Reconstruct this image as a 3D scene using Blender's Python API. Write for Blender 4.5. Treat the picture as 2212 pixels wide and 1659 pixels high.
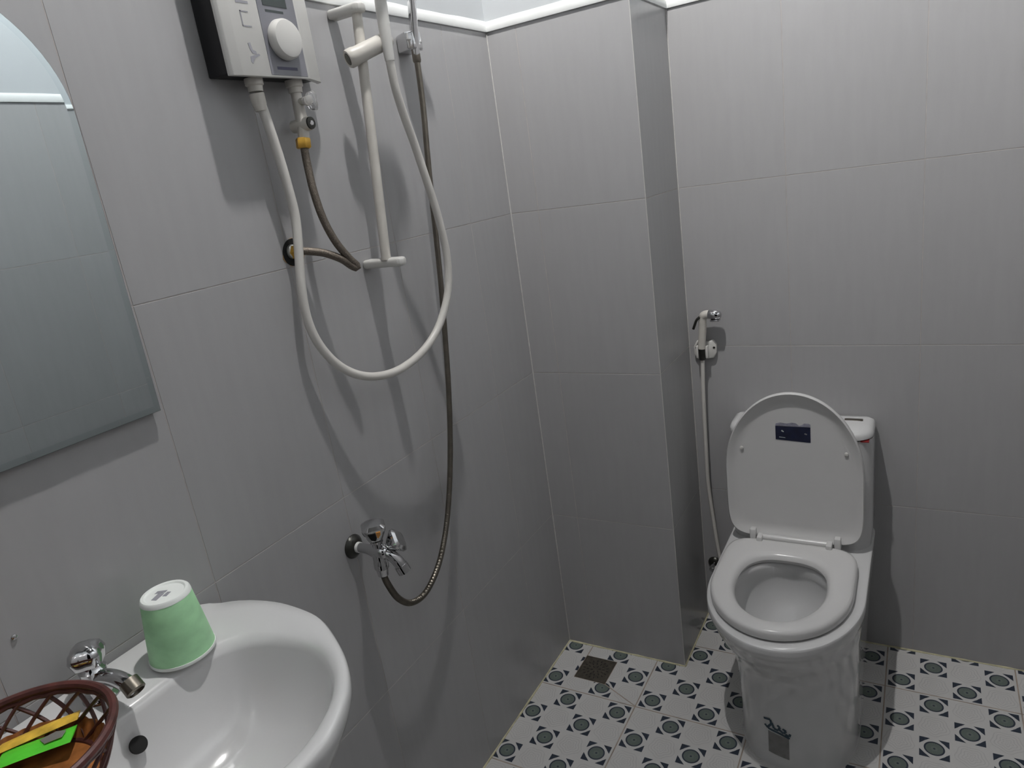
import bpy, bmesh, math, random
from mathutils import Vector, Matrix
random.seed(4)
PI = math.pi
for o in list(bpy.data.objects): bpy.data.objects.remove(o, do_unlink=True)
SC = bpy.context.scene
COL = SC.collection

# ------------------------------------------------------------------ camera
cam_d = bpy.data.cameras.new('camera'); cam = bpy.data.objects.new('camera', cam_d); COL.objects.link(cam)
cam_d.sensor_fit = 'HORIZONTAL'; cam_d.sensor_width = 36.0
cam_d.lens = 1523.569 / 2212 * 36.0
cam_d.clip_start = 0.02
_R = ((0.86544579, 0.48106265, -0.13993685), (0.02180216, -0.31521174, -0.94877090), (-0.50052798, 0.81805885, -0.28328688))
cam.matrix_world = Matrix(((_R[0][0], -_R[1][0], -_R[2][0], 0.958), (_R[0][1], -_R[1][1], -_R[2][1], -1.6879),
                           (_R[0][2], -_R[1][2], -_R[2][2], 1.4532), (0, 0, 0, 1)))
SC.camera = cam
# ------------------------------------------------------------------ world, lamp, exposure
world = bpy.data.worlds.new('world'); SC.world = world; world.use_nodes = True
world.node_tree.nodes['Background'].inputs[0].default_value = (0.02, 0.02, 0.022, 1)
world.node_tree.nodes['Background'].inputs[1].default_value = 0.0
LAMP = Vector((0.465, -0.68, 3.03)); LAMP_STRENGTH = 5000.0
SC.view_settings.view_transform = 'Standard'; SC.view_settings.look = 'None'
SC.view_settings.gamma = 1.0; SC.view_settings.use_curve_mapping = False
SC.view_settings.exposure = 0.0

# ------------------------------------------------------------------ helpers
def mat(name, color, rough=0.5, metal=0.0, var=0.06, scale=30.0, bump=0.0, coat=0.0, trans=0.0, emit=0.0, stretch=(1, 1, 1), ior=1.45, spec=0.5):
    m = bpy.data.materials.new(name); m.use_nodes = True
    nt = m.node_tree; b = nt.nodes['Principled BSDF']
    tc = nt.nodes.new('ShaderNodeTexCoord'); mp = nt.nodes.new('ShaderNodeMapping'); mp.inputs['Scale'].default_value = stretch
    nz = nt.nodes.new('ShaderNodeTexNoise'); nz.inputs['Scale'].default_value = scale; nz.inputs['Detail'].default_value = 4
    nt.links.new(tc.outputs['Object'], mp.inputs[0]); nt.links.new(mp.outputs[0], nz.inputs['Vector'])
    rp = nt.nodes.new('ShaderNodeValToRGB')
    c = Vector(color)
    rp.color_ramp.elements[0].position = 0.3; rp.color_ramp.elements[1].position = 0.7
    rp.color_ramp.elements[0].color = (*[max(0, x * (1 - var)) for x in c], 1)
    rp.color_ramp.elements[1].color = (*[min(1, x * (1 + var)) for x in c], 1)
    nt.links.new(nz.outputs['Fac'], rp.inputs[0]); nt.links.new(rp.outputs[0], b.inputs['Base Color'])
    b.inputs['Roughness'].default_value = rough; b.inputs['Metallic'].default_value = metal
    b.inputs['Coat Weight'].default_value = coat; b.inputs['Coat Roughness'].default_value = 0.05
    b.inputs['Transmission Weight'].default_value = trans; b.inputs['IOR'].default_value = ior
    b.inputs['Specular IOR Level'].default_value = spec
    if emit:
        b.inputs['Emission Color'].default_value = (*color, 1); b.inputs['Emission Strength'].default_value = emit
    if bump:
        bp = nt.nodes.new('ShaderNodeBump'); bp.inputs['Strength'].default_value = bump; bp.inputs['Distance'].default_value = 0.002
        nt.links.new(nz.outputs['Fac'], bp.inputs['Height']); nt.links.new(bp.outputs[0], b.inputs['Normal'])
    return m

def catmull(pts, n=8, closed=False):
    P = [Vector(p) for p in pts]; out = []
    N = len(P); segs = N if closed else N - 1
    for i in range(segs):
        if closed: p0, p1, p2, p3 = P[(i - 1) % N], P[i], P[(i + 1) % N], P[(i + 2) % N]
        else: p0, p1, p2, p3 = P[max(i - 1, 0)], P[i], P[i + 1], P[min(i + 2, N - 1)]
        for k in range(n):
            t = k / n
            out.append(0.5 * ((2 * p1) + (p2 - p0) * t + (2 * p0 - 5 * p1 + 4 * p2 - p3) * t * t + (3 * p1 - p0 - 3 * p2 + p3) * t ** 3))
    if not closed: out.append(P[-1].copy())
    return out

def resample(pts, step):
    L = [0.0]
    for a, b in zip(pts, pts[1:]): L.append(L[-1] + (b - a).length)
    n = max(2, int(L[-1] / step)); out = []; j = 0
    for i in range(n + 1):
        s = L[-1] * i / n
        while j < len(L) - 2 and L[j + 1] < s: j += 1
        d = L[j + 1] - L[j]; t = 0 if d < 1e-12 else (s - L[j]) / d
        out.append(pts[j].lerp(pts[j + 1], min(1, t)))
    return out

class MB:
    def __init__(self): self.bm = bmesh.new()
    def rings(self, rings, closed=True, cap0=True, cap1=True):
        bm = self.bm; V = [[bm.verts.new(p) for p in r] for r in rings]; n = len(V[0])
        for a, b in zip(V, V[1:]):
            for i in range(n if closed else n - 1):
                j = (i + 1) % n
                bm.faces.new((a[i], a[j], b[j], b[i]))
        if cap0: bm.faces.new(V[0][::-1])
        if cap1: bm.faces.new(V[-1])
        return self
    def tube(self, pts, r, n=12, caps=True):
        pts = [Vector(p) for p in pts]
        rad = r if callable(r) else (lambda i: (r[i] if isinstance(r, (list, tuple)) else r))
        t0 = (pts[1] - pts[0]).normalized(); up = Vector((0, 0, 1)) if abs(t0.z) < .9 else Vector((1, 0, 0))
        u = t0.cross(up).normalized(); R = []
        for i, p in enumerate(pts):
            t = (pts[min(i + 1, len(pts) - 1)] - pts[max(i - 1, 0)]).normalized()
            u = (u - t * u.dot(t)).normalized(); v = t.cross(u)
            R.append([p + (u * math.cos(2 * PI * k / n) + v * math.sin(2 * PI * k / n)) * rad(i) for k in range(n)])
        return self.rings(R, cap0=caps, cap1=caps)
    def lathe(self, origin, axis, prof, n=32, sq=None):
        """prof: list of (distance along the axis, radius)"""
        o = Vector(origin); a = Vector(axis).normalized(); up = Vector((0, 0, 1)) if abs(a.z) < .9 else Vector((1, 0, 0))
        u = a.cross(up).normalized(); v = a.cross(u); R = []
        for h, r in prof:
            R.append([o + a * h + (u * math.cos(2 * PI * k / n) + v * math.sin(2 * PI * k / n)) * max(r, 1e-5) * (sq(2 * PI * k / n) if sq else 1) for k in range(n)])
        return self.rings(R)
    def box(self, lo, hi, bevel=0.0, seg=2):
        lo = Vector(lo); hi = Vector(hi); b = bmesh.new()
        bmesh.ops.create_cube(b, size=1.0)
        for v in b.verts: v.co = Vector([lo[i] + (v.co[i] + .5) * (hi[i] - lo[i]) for i in range(3)])
        if bevel: bmesh.ops.bevel(b, geom=b.edges[:], offset=bevel, segments=seg, affect='EDGES', profile=0.5)
        self.add(b); return self
    def obox(self, center, axes, half, bevel=0.0, seg=2):
        b = bmesh.new(); bmesh.ops.create_cube(b, size=2.0)
        for v in b.verts: v.co = Vector([v.co[i] * half[i] for i in range(3)])
        if bevel: bmesh.ops.bevel(b, geom=b.edges[:], offset=bevel, segments=seg, affect='EDGES', profile=0.5)
        A = [Vector(a) for a in axes]
        for v in b.verts: v.co = Vector(center) + A[0] * v.co.x + A[1] * v.co.y + A[2] * v.co.z
        self.add(b); return self
    def add(self, b):
        me = bpy.data.meshes.new('tmp'); b.to_mesh(me); b.free(); self.bm.from_mesh(me); bpy.data.meshes.remove(me)
    def prism(self, poly, d, bevel=0.0, seg=2):
        """poly: closed list of 3-d points of one flat face; d: extrusion vector"""
        b = bmesh.new(); d = Vector(d)
        A = [b.verts.new(Vector(p)) for p in poly]; B = [b.verts.new(Vector(p) + d) for p in poly]; n = len(A)
        f0 = b.faces.new(A[::-1]); f1 = b.faces.new(B)
        for i in range(n): b.faces.new((A[i], A[(i + 1) % n], B[(i + 1) % n], B[i]))
        bmesh.ops.recalc_face_normals(b, faces=b.faces[:])
        if bevel: bmesh.ops.bevel(b, geom=b.edges[:], offset=bevel, segments=seg, affect='EDGES', profile=0.5)
        self.add(b); return self
    def subdiv_smooth(self, cuts=1):
        bmesh.ops.subdivide_edges(self.bm, edges=self.bm.edges[:], cuts=cuts, use_grid_fill=True, smooth=1.0); return self

def root_loc(o):
    v = Vector(o.location)
    while o.parent: o = o.parent; v += Vector(o.location)
    return v

def obj(name, mb, m, parent=None, smooth=True, angle=40):
    bm = mb.bm; bmesh.ops.remove_doubles(bm, verts=bm.verts[:], dist=1e-6)
    bmesh.ops.recalc_face_normals(bm, faces=bm.faces[:])
    if parent:
        bmesh.ops.translate(bm, verts=bm.verts[:], vec=-root_loc(parent))
    for f in bm.faces: f.smooth = smooth
    if smooth:
        for e in bm.edges:
            if len(e.link_faces) == 2 and e.calc_face_angle(0) > math.radians(angle): e.smooth = False
    me = bpy.data.meshes.new(name); bm.to_mesh(me); bm.free(); me.materials.append(m)
    o = bpy.data.objects.new(name, me); COL.objects.link(o)
    if parent: o.parent = parent
    return o

def thing(name, label, cat, loc, group=None):
    o = bpy.data.objects.new(name, None); o.empty_display_size = .05; COL.objects.link(o); o.location = loc
    o['label'] = label; o['category'] = cat
    if group: o['group'] = group
    return o
def struct(o): o['kind'] = 'structure'; return o

# ------------------------------------------------------------------ materials
def wall_tile_mat():
    m = mat('glazed_wall_tile', (0.37, 0.367, 0.37), rough=0.24, var=0.018, scale=9, stretch=(6, 6, .8), spec=0.4)
    nt = m.node_tree; b = nt.nodes['Principled BSDF']
    oi = nt.nodes.new('ShaderNodeObjectInfo'); mx = nt.nodes.new('ShaderNodeHueSaturation')
    mr = nt.nodes.new('ShaderNodeMapRange'); mr.inputs[3].default_value = 0.985; mr.inputs[4].default_value = 1.015
    nt.links.new(oi.outputs['Random'], mr.inputs[0]); nt.links.new(mr.outputs[0], mx.inputs['Value'])
    src = b.inputs['Base Color'].links[0].from_socket
    nt.links.new(src, mx.inputs['Color']); nt.links.new(mx.outputs[0], b.inputs['Base Color'])
    return m

def floor_tile_mat():
    m = bpy.data.materials.new('patterned_floor_tile'); m.use_nodes = True; nt = m.node_tree; b = nt.nodes['Principled BSDF']
    N = nt.nodes.new; Lk = nt.links.new
    def math_(op, a, c=None, d=None):
        n = N('ShaderNodeMath'); n.operation = op
        for i, v in enumerate((a, c, d)):
            if v is None: continue
            if isinstance(v, (int, float)): n.inputs[i].default_value = v
            else: Lk(v, n.inputs[i])
        return n.outputs[0]
    tc = N('ShaderNodeTexCoord'); sx = N('ShaderNodeSeparateXYZ'); Lk(tc.outputs['Object'], sx.inputs[0])
    X = math_('DIVIDE', sx.outputs[0], 0.075); Y = math_('DIVIDE', sx.outputs[1], 0.075)
    ix = math_('FLOOR', X); iy = math_('FLOOR', Y)
    u = math_('SUBTRACT', math_('SUBTRACT', X, ix), 0.5); v = math_('SUBTRACT', math_('SUBTRACT', Y, iy), 0.5)
    odd = math_('MODULO', math_('ADD', math_('ADD', ix, iy), 40), 2)
    even = math_('LESS_THAN', odd, 0.5)
    r = math_('SQRT', math_('ADD', math_('MULTIPLY', u, u), math_('MULTIPLY', v, v)))
    ang = math_('ARCTAN2', v, u)
    disc = math_('LESS_THAN', r, 0.295)
    ring = math_('MULTIPLY', disc, math_('GREATER_THAN', r, 0.245))
    au = math_('ABSOLUTE', u); av = math_('ABSOLUTE', v)
    inner = math_('MULTIPLY', math_('LESS_THAN', au, 0.42), math_('LESS_THAN', av, 0.42))
    # curved triangles at the four corners of the motif
    tri = math_('MULTIPLY', inner, math_('GREATER_THAN', r, 0.385))
    tri = math_('MULTIPLY', tri, math_('GREATER_THAN', math_('ADD', au, av), 0.535))
    tri = math_('MULTIPLY', tri, math_('LESS_THAN', math_('ABSOLUTE', math_('SUBTRACT', au, av)), 0.32))
    spokes = math_('GREATER_THAN', math_('SINE', math_('MULTIPLY', ang, 28)), 0.1)
    spokes = math_('MULTIPLY', spokes, math_('GREATER_THAN', r, 0.10))
    dot = math_('LESS_THAN', r, 0.035)
    def mix(f, a, c):
        n = N('ShaderNodeMix'); n.data_type = 'RGBA'; Lk(f, n.inputs[0])
        for s, v in ((6, a), (7, c)):
            if isinstance(v, tuple): n.inputs[s].default_value = (*v, 1)
            else: Lk(v, n.inputs[s])
        return n.outputs[2]
    white = (0.58, 0.575, 0.565); navy = (0.025, 0.035, 0.055); green = (0.145, 0.175, 0.155); green2 = (0.095, 0.12, 0.11)
    nz = N('ShaderNodeTexNoise'); nz.inputs['Scale'].default_value = 60; Lk(tc.outputs['Object'], nz.inputs['Vector'])
    rose = math_('SINE', math_('ADD', math_('MULTIPLY', r, 62), math_('MULTIPLY', math_('SINE', math_('MULTIPLY', ang, 5)), 2.2)))
    rosem = math_('MULTIPLY', math_('MULTIPLY', math_('GREATER_THAN', rose, 0.55), math_('LESS_THAN', r, 0.47)), math_('SUBTRACT', 1, even))
    w1 = mix(math_('MULTIPLY', rosem, 0.55), white, (0.44, 0.44, 0.44))
    w1 = mix(math_('MULTIPLY', nz.outputs['Fac'], 0.18), w1, (0.48, 0.46, 0.43))
    fill = mix(spokes, green, green2)
    fill = mix(dot, fill, navy); fill = mix(ring, fill, navy)
    c = mix(math_('MULTIPLY', even, disc), w1, fill)
    c = mix(math_('MULTIPLY', even, tri), c, navy)
    Lk(c, b.inputs['Base Color']); b.inputs['Roughness'].default_value = 0.38
    bp = N('ShaderNodeBump'); bp.inputs['Strength'].default_value = 0.25; bp.inputs['Distance'].default_value = 0.0005
    Lk(rosem, bp.inputs['Height']); Lk(bp.outputs[0], b.inputs['Normal'])
    return m

M = {}
M['tile'] = wall_tile_mat()
M['floor_tile'] = floor_tile_mat()
M['grout'] = mat('wall_grout', (0.43, 0.395, 0.375), rough=0.9, var=0.12, scale=40)
M['floor_grout'] = mat('floor_grout', (0.36, 0.30, 0.25), rough=0.9, var=0.25, scale=25)
M['paint'] = mat('pale_wall_paint', (0.50, 0.52, 0.535), rough=0.85, var=0.03, scale=6, bump=0.05)
M['plaster'] = mat('white_plaster', (0.74, 0.75, 0.74), rough=0.8, var=0.03, scale=20, bump=0.08)
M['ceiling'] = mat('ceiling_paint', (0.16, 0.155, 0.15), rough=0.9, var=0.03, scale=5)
M['caulk'] = mat('white_caulk', (0.50, 0.49, 0.475), rough=0.6, var=0.08, scale=60)
M['yellow_caulk'] = mat('stained_floor_caulk', (0.52, 0.49, 0.33), rough=0.7, var=0.25, scale=40)
M['ceramic'] = mat('white_ceramic', (0.62, 0.62, 0.62), rough=0.14, var=0.015, scale=8, coat=0.5)
M['seat'] = mat('white_seat_plastic', (0.60, 0.595, 0.59), rough=0.22, var=0.015, scale=8)
M['white_plastic'] = mat('white_plastic', (0.62, 0.61, 0.585), rough=0.35, var=0.02, scale=20)
M['cream_plastic'] = mat('aged_white_plastic', (0.57, 0.545, 0.50), rough=0.4, var=0.05, scale=30)
M['hose_white'] = mat('white_pvc_hose', (0.62, 0.60, 0.565), rough=0.32, var=0.03, scale=15)
M['black_plastic'] = mat('black_plastic', (0.012, 0.012, 0.014), rough=0.45, var=0.1, scale=30)
M['grey_panel'] = mat('grey_control_panel', (0.20, 0.20, 0.225), rough=0.35, var=0.06, scale=25)
M['dark_panel'] = mat('dark_display', (0.045, 0.055, 0.055), rough=0.2, var=0.1, scale=20)
M['print_grey'] = mat('grey_print', (0.30, 0.30, 0.33), rough=0.5, var=0.1)
M['print_dark'] = mat('dark_print', (0.06, 0.06, 0.10), rough=0.5, var=0.2)
M['red'] = mat('red_indicator', (0.26, 0.02, 0.02), rough=0.3, var=0.05)
M['chrome'] = mat('chrome', (0.62, 0.62, 0.63), rough=0.08, metal=1.0, var=0.03, scale=12)
M['chrome_dull'] = mat('dull_chrome_hose', (0.21, 0.19, 0.16), rough=0.36, metal=1.0, var=0.12, scale=60)
M['braid'] = mat('braided_steel', (0.17, 0.145, 0.12), rough=0.42, metal=0.8, var=0.28, scale=520, bump=0.5)
M['dark_metal'] = mat('tarnished_metal', (0.05, 0.05, 0.045), rough=0.35, metal=0.7, var=0.3, scale=40)
M['brass'] = mat('brass', (0.62, 0.36, 0.06), rough=0.38, metal=0.6, var=0.2, scale=60)
M['amber'] = mat('orange_reflection', (0.75, 0.33, 0.07), rough=0.3, var=0.08)
M['clamp_end'] = mat('olive_grey_plug', (0.11, 0.105, 0.08), rough=0.5, var=0.3, scale=80)
M['rust'] = mat('rust_stain', (0.42, 0.27, 0.14), rough=0.8, var=0.35, scale=70)
M['clear'] = mat('clear_plastic', (0.92, 0.92, 0.93), rough=0.05, trans=0.85, var=0.01)
M['teflon'] = mat('teflon_tape', (0.85, 0.85, 0.83), rough=0.6, var=0.03)
M['mirror'] = mat('mirror_glass', (0.66, 0.72, 0.74), rough=0.01, metal=1.0, var=0.01, scale=3)
M['mirror_edge'] = mat('mirror_edge', (0.10, 0.12, 0.13), rough=0.15, metal=0.6, var=0.1)
M['mirror_bevel'] = mat('mirror_bevel_glass', (0.60, 0.67, 0.69), rough=0.02, metal=1.0, var=0.01, scale=3)
M['navy'] = mat('navy_sticker', (0.010, 0.013, 0.035), rough=0.3, var=0.3, scale=60)
M['torn'] = mat('torn_sticker_film', (0.26, 0.26, 0.32), rough=0.4, var=0.35, scale=80)
M['white_print'] = mat('white_print', (0.55, 0.60, 0.58), rough=0.5, var=0.1)
M['teal_print'] = mat('teal_print', (0.03, 0.06, 0.085), rough=0.4, var=0.3, scale=60)
M['grey_sticker'] = mat('grey_sticker', (0.22, 0.215, 0.21), rough=0.5, var=0.15, scale=50)
M['drain'] = mat('stained_drain_steel', (0.050, 0.043, 0.033), rough=0.75, metal=0.0, var=0.35, scale=60)
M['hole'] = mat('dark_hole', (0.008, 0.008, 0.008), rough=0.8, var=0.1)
M['green_cup'] = mat('green_cup_glaze', (0.39, 0.70, 0.40), rough=0.45, var=0.12, scale=28, stretch=(1, 1, 1.6))
M['cup_white'] = mat('cup_white', (0.80, 0.83, 0.80), rough=0.4, var=0.03)
M['wicker'] = mat('dark_red_wicker', (0.075, 0.022, 0.018), rough=0.45, var=0.35, scale=70)
M['wicker_lit'] = mat('amber_lit_wicker', (0.30, 0.11, 0.03), rough=0.4, var=0.5, scale=50)  # amber puts the light coming through the wicker into its colour
M['yellow'] = mat('yellow_packet', (0.72, 0.46, 0.06), rough=0.4, var=0.35, scale=45)
M['green'] = mat('green_sachet', (0.10, 0.62, 0.04), rough=0.3, var=0.12, scale=25)
M['silver'] = mat('silver_foil', (0.62, 0.62, 0.58), rough=0.28, metal=0.8, var=0.1, scale=40)
M['water'] = mat('toilet_water', (0.75, 0.78, 0.78), rough=0.02, trans=0.9, ior=1.33, var=0.01)
M['shade'] = mat('added_dark_shade', (0.05, 0.05, 0.05), rough=0.6, var=0.15, scale=30)
M['bulb'] = mat('glowing_tube', (1.0, 0.985, 0.97), rough=0.4, emit=LAMP_STRENGTH, var=0.0)

# ------------------------------------------------------------------ room shell
W0, D0 = 0.376, 0.2706            # pipe chase width and depth
XR, YR, ZC = 1.32, -2.05, 3.22    # right wall, rear wall, ceiling
ZT = 1.796                        # top of the tiles
TH = 0.0009                       # tiles stand proud of the grout bed
J = 0.00055                        # joint half width
tile_cache = {}
def tile_mesh(w, h, axis):
    """thin bevelled tile, origin at its lower corner, face at local 0; axis 0: face +x (spans -y, z), 1: face -y (spans x, z)"""
    k = (round(w, 4), round(h, 4), axis)
    if k in tile_cache: return tile_cache[k]
    b = MB()
    if axis == 0: b.box((-TH, J, J), (0, w - J, h - J), 0.0006, 1)
    elif axis == 1: b.box((J, 0, J), (w - J, TH, h - J), 0.0006, 1)
    elif axis == 2: b.box((0, J, J), (TH, w - J, h - J), 0.0006, 1)
    else: b.box((J, -TH, J), (w - J, 0, h - J), 0.0006, 1)
    me = bpy.data.meshes.new('tile'); bmesh.ops.recalc_face_normals(b.bm, faces=b.bm.faces[:]); b.bm.to_mesh(me); b.bm.free(); me.materials.append(M['tile'])
    tile_cache[k] = me; return me
def wall(name, lo, hi, axis, face, us):
    """backing slab, then its tiles in courses of 0.45 m between the joints us"""
    w = struct(obj(name, MB().box(lo, hi), M['paint'], smooth=False))
    w.data.materials.append(M['grout'])
    zs = [0.0, 0.453, 0.905, 1.351, ZT]
    for a, b in zip(us, us[1:]):
        for z0, z1 in zip(zs, zs[1:]):
            me = tile_mesh(b - a, z1 - z0, axis)
            t = bpy.data.objects.new('tile', me); COL.objects.link(t); t.parent = w
            t.location = (face, a, z0) if axis in (0, 2) else (a, face, z0)
    return w
T = 0.10
ly = [YR, -2.0, -1.7, -1.4, -1.1, -0.8, -0.503, -0.203, 0.0]
wall('wall_left', (-T, YR - T, -0.05), (-TH, 0.0 + TH, ZC), 0, 0.0, ly)
wall('wall_back', (-T, TH, -0.05), (W0 - .002, D0 + T, ZC), 1, 0.0, [0.0, 0.083, W0])
# the chase's short side is the same block: its tiles hang on a thin slab of their own
wall('wall_side', (W0 - .01, TH * 1.01, -0.05), (W0 - TH * .9, D0 + T * .99, ZC - .0005), 0, W0, [0.0, D0])
wall('wall_far', (W0 - TH, D0 + TH, -0.05), (XR + T, D0 + T, ZC), 1, D0, [W0, 0.653, 0.957, 1.257, XR])
wall('wall_right', (XR + TH, YR - T, -0.05), (XR + T, D0 + TH, ZC), 2, XR, [YR, -1.93, -1.63, -1.33, -1.03, -0.73, -0.43, -0.13, 0.17, D0])
DX0, DX1, DZ = 0.46, 1.22, 2.05       # unseen doorway added behind the camera so bounced light escapes into black
wall('wall_rear', (-T, YR - T, -0.05), (DX0, YR - TH, ZC), 3, YR, [0.0, 0.20, DX0])
struct(obj('added_doorway_1', MB().box((DX0, YR - T, DZ), (DX1, YR, ZC)), M['paint'], smooth=False))
struct(obj('trim_20', MB().box((DX1, YR - T, -0.05), (XR + T, YR, ZC)), M['paint'], smooth=False))
# grout shows only behind the tiles: a thin bed in front of the slab's paint
def bed(n, lo, hi):
    struct(obj(n, MB().box(lo, hi), M['grout'], smooth=False))
e = 0.0005
bed('trim_1', (-TH, YR, 0), (-TH + e, 0, ZT - .001)); bed('trim_2', (0, TH - e, 0), (W0, TH, ZT - .001))
bed('trim_3', (W0 - TH, TH, 0), (W0 - TH + e * 1.1, D0, ZT - .001)); bed('trim_4', (W0, D0 + TH - e, 0), (XR, D0 + TH, ZT - .001))
bed('trim_5', (XR + TH - e, YR, 0), (XR + TH, D0, ZT - .001)); bed('trim_6', (0, YR - TH, 0), (DX0, YR - TH + e, ZT - .001))
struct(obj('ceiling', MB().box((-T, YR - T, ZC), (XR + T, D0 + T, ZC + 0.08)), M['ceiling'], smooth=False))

# floor: screed, then every patterned tile
fl = struct(obj('floor', MB().box((-T, YR - T, -0.08), (XR + T, D0 + T, -TH * .6)), M['floor_grout'], smooth=False))
pit = 0.301
fx = [0.2925 + pit * k for k in range(-1, 5)]; fy = [-0.2025 + pit * k for k in range(-6, 3)]
def clip(poly, a, keep_less, val):
    out = []
    for p, q in zip(poly, poly[1:] + poly[:1]):
        ip = (p[a] <= val) if keep_less else (p[a] >= val); iq = (q[a] <= val) if keep_less else (q[a] >= val)
        if ip: out.append(p)
        if ip != iq:
            t = (val - p[a]) / (q[a] - p[a]); out.append((p[0] + t * (q[0] - p[0]), p[1] + t * (q[1] - p[1])))
    return out
def floor_piece(poly, x0, y0):
    b = MB(); b.prism([(x, y, -TH) for x, y in poly], (0, 0, TH), 0.0005, 1)
    o = obj('tile', b, M['floor_tile'], smooth=False)
    o.data.transform(Matrix.Translation((-x0, -y0, 0))); o.location = (x0, y0, 0); o.parent = fl
    return o
DR = (0.0825, 0.180, -0.148, -0.049)       # drain opening x0 x1 y0 y1
g = 0.0016
full = None
for x0 in fx:
    for y0 in fy:
        x1, y1 = x0 + pit, y0 + pit
        if abs(x0 - fx[0]) < 1e-6 and abs(y0 + 0.2025) < 1e-6:
            floor_piece([(0.002, -0.002), (DR[0] - g, -0.002), (DR[0] - g, DR[2] - g), (DR[1] - .001, DR[2] - g), (x1 - g - .002, y0 + g), (0.002, y0 + g)], x0, y0)
            floor_piece([(DR[0] + g, -0.002), (DR[0] + g, DR[3] + g), (DR[1] + g, DR[3] + g), (DR[1] + g, DR[2] + .001), (x1 - g, y0 + g + .002), (x1 - g, -0.002)], x0, y0)
            continue
        poly = [(x0 + g, y0 + g), (x1 - g, y0 + g), (x1 - g, y1 - g), (x0 + g, y1 - g)]
        for a, less, val in ((0, False, 0.002), (0, True, XR - .002), (1, True, D0 - .002), (1, False, YR + .002)):
            if poly: poly = clip(poly, a, less, val)
        if len(poly) < 3: continue
        xs = [p[0] for p in poly]; ys = [p[1] for p in poly]
        if max(ys) > 0 and min(xs) < W0:
            if max(xs) <= W0: poly = clip(poly, 1, True, -0.002)
            elif min(ys) >= 0: poly = clip(poly, 0, False, W0 + .002)
            else:
                a, b_, c, d = min(xs), max(xs), min(ys), max(ys)
                poly = [(a, c), (b_, c), (b_, d), (W0 + .002, d), (W0 + .002, -.002), (a, -.002)]
        if len(poly) < 3: continue
        if max(p[0] for p in poly) - min(p[0] for p in poly) < .01 or max(p[1] for p in poly) - min(p[1] for p in poly) < .01: continue
        floor_piece(poly, x0, y0)

# white plaster bead on the top of the tiles, all around
def bead(n, p0, p1, nrm):
    p0 = Vector(p0); p1 = Vector(p1); nrm = Vector(nrm)
    prof = [(-.004, 0.0), (.0045, 0.0), (.0055, .004), (.0050, .015), (.002, .023), (-.004, .027)]
    R = []
    d = (p1 - p0).normalized(); L = (p1 - p0).length; k = max(2, int(L / .06)); rnd = random.Random(n)
    for i in range(k + 1):
        w = rnd.uniform(-.0012, .0012)
        R.append([p0 + d * L * i / k + nrm * a + Vector((0, 0, h + (w if j > 3 else 0))) for j, (a, h) in enumerate(prof)])
    struct(obj(n, MB().rings(R), M['plaster']))
bead('trim_7', (0, YR, ZT), (0, 0.004, ZT), (1, 0, 0)); bead('trim_8', (-.004, 0, ZT), (W0 + .004, 0, ZT), (0, -1, 0))
bead('trim_9', (W0, -.004, ZT), (W0, D0, ZT), (1, 0, 0)); bead('trim_10', (W0, D0, ZT), (XR, D0, ZT), (0, -1, 0))
bead('trim_11', (XR, YR, ZT), (XR, D0, ZT), (-1, 0, 0)); bead('trim_12', (0, YR, ZT), (DX0, YR, ZT), (0, 1, 0))
# caulk in the corners and along the floor
struct(obj('trim_13', MB().tube([(0.0008, -0.0008, 0), (0.0008, -0.0008, ZT)], 0.0016, 8), M['caulk']))
struct(obj('trim_14', MB().tube([(W0 + .0008, D0 - .0008, 0), (W0 + .0008, D0 - .0008, ZT)], 0.0018, 8), M['caulk']))
def floorline(n, p0, p1):
    rnd = random.Random(n); p0 = Vector(p0); p1 = Vector(p1); k = max(3, int((p1 - p0).length / .02))
    pts = [p0.lerp(p1, i / k) for i in range(k + 1)]; rr = [rnd.uniform(.0024, .0042) for _ in pts]
    struct(obj(n, MB().tube(pts, rr, 8), M['yellow_caulk']))
floorline('trim_15', (0.0, -1.2, 0), (0.0, 0.0, 0)); floorline('trim_16', (0, 0, 0), (W0, 0, 0))
floorline('trim_17', (W0, 0, 0), (W0, D0, 0)); floorline('trim_18', (W0, D0, 0), (XR, D0, 0))
struct(obj('trim_19', MB().tube([(W0 - .0006, .0006, 0), (W0 - .0006, .0006, ZT)], 0.0012, 8), M['caulk']))

# ------------------------------------------------------------------ ceiling lamp (outside the frame)
lamp = thing('ceiling_lamp', 'glowing lamp tube inside an added dark cone shade that cuts upward light, hanging from the ceiling', 'lamp', (LAMP.x, LAMP.y, ZC))
obj('socket', MB().lathe((LAMP.x, LAMP.y, ZC - .0005), (0, 0, -1), [(0, .045), (.008, .044), (.020, .024), (.070, .021), (.074, .016)], 28), M['white_plastic'], lamp)
obj('ballast', MB().lathe((LAMP.x, LAMP.y, ZC - .070), (0, 0, -1), [(0, .017), (.006, .021), (.040, .021), (.052, .015)], 28), M['white_plastic'], lamp)
obj('tube', MB().lathe(LAMP + Vector((0, 0, .066)), (0, 0, -1), [(0, .009), (.004, .0125), (.126, .0125), (.131, .009)], 20), M['bulb'], lamp)
obj('shade', MB().lathe(LAMP + Vector((0, 0, .085)), (0, 0, -1), [(0, .018), (.0, .022), (.155, .125), (.156, .123), (.004, .020), (.003, .018)], 40), M['shade'], lamp)  # added cone that keeps lamp light off the upper walls and ceiling

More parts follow.
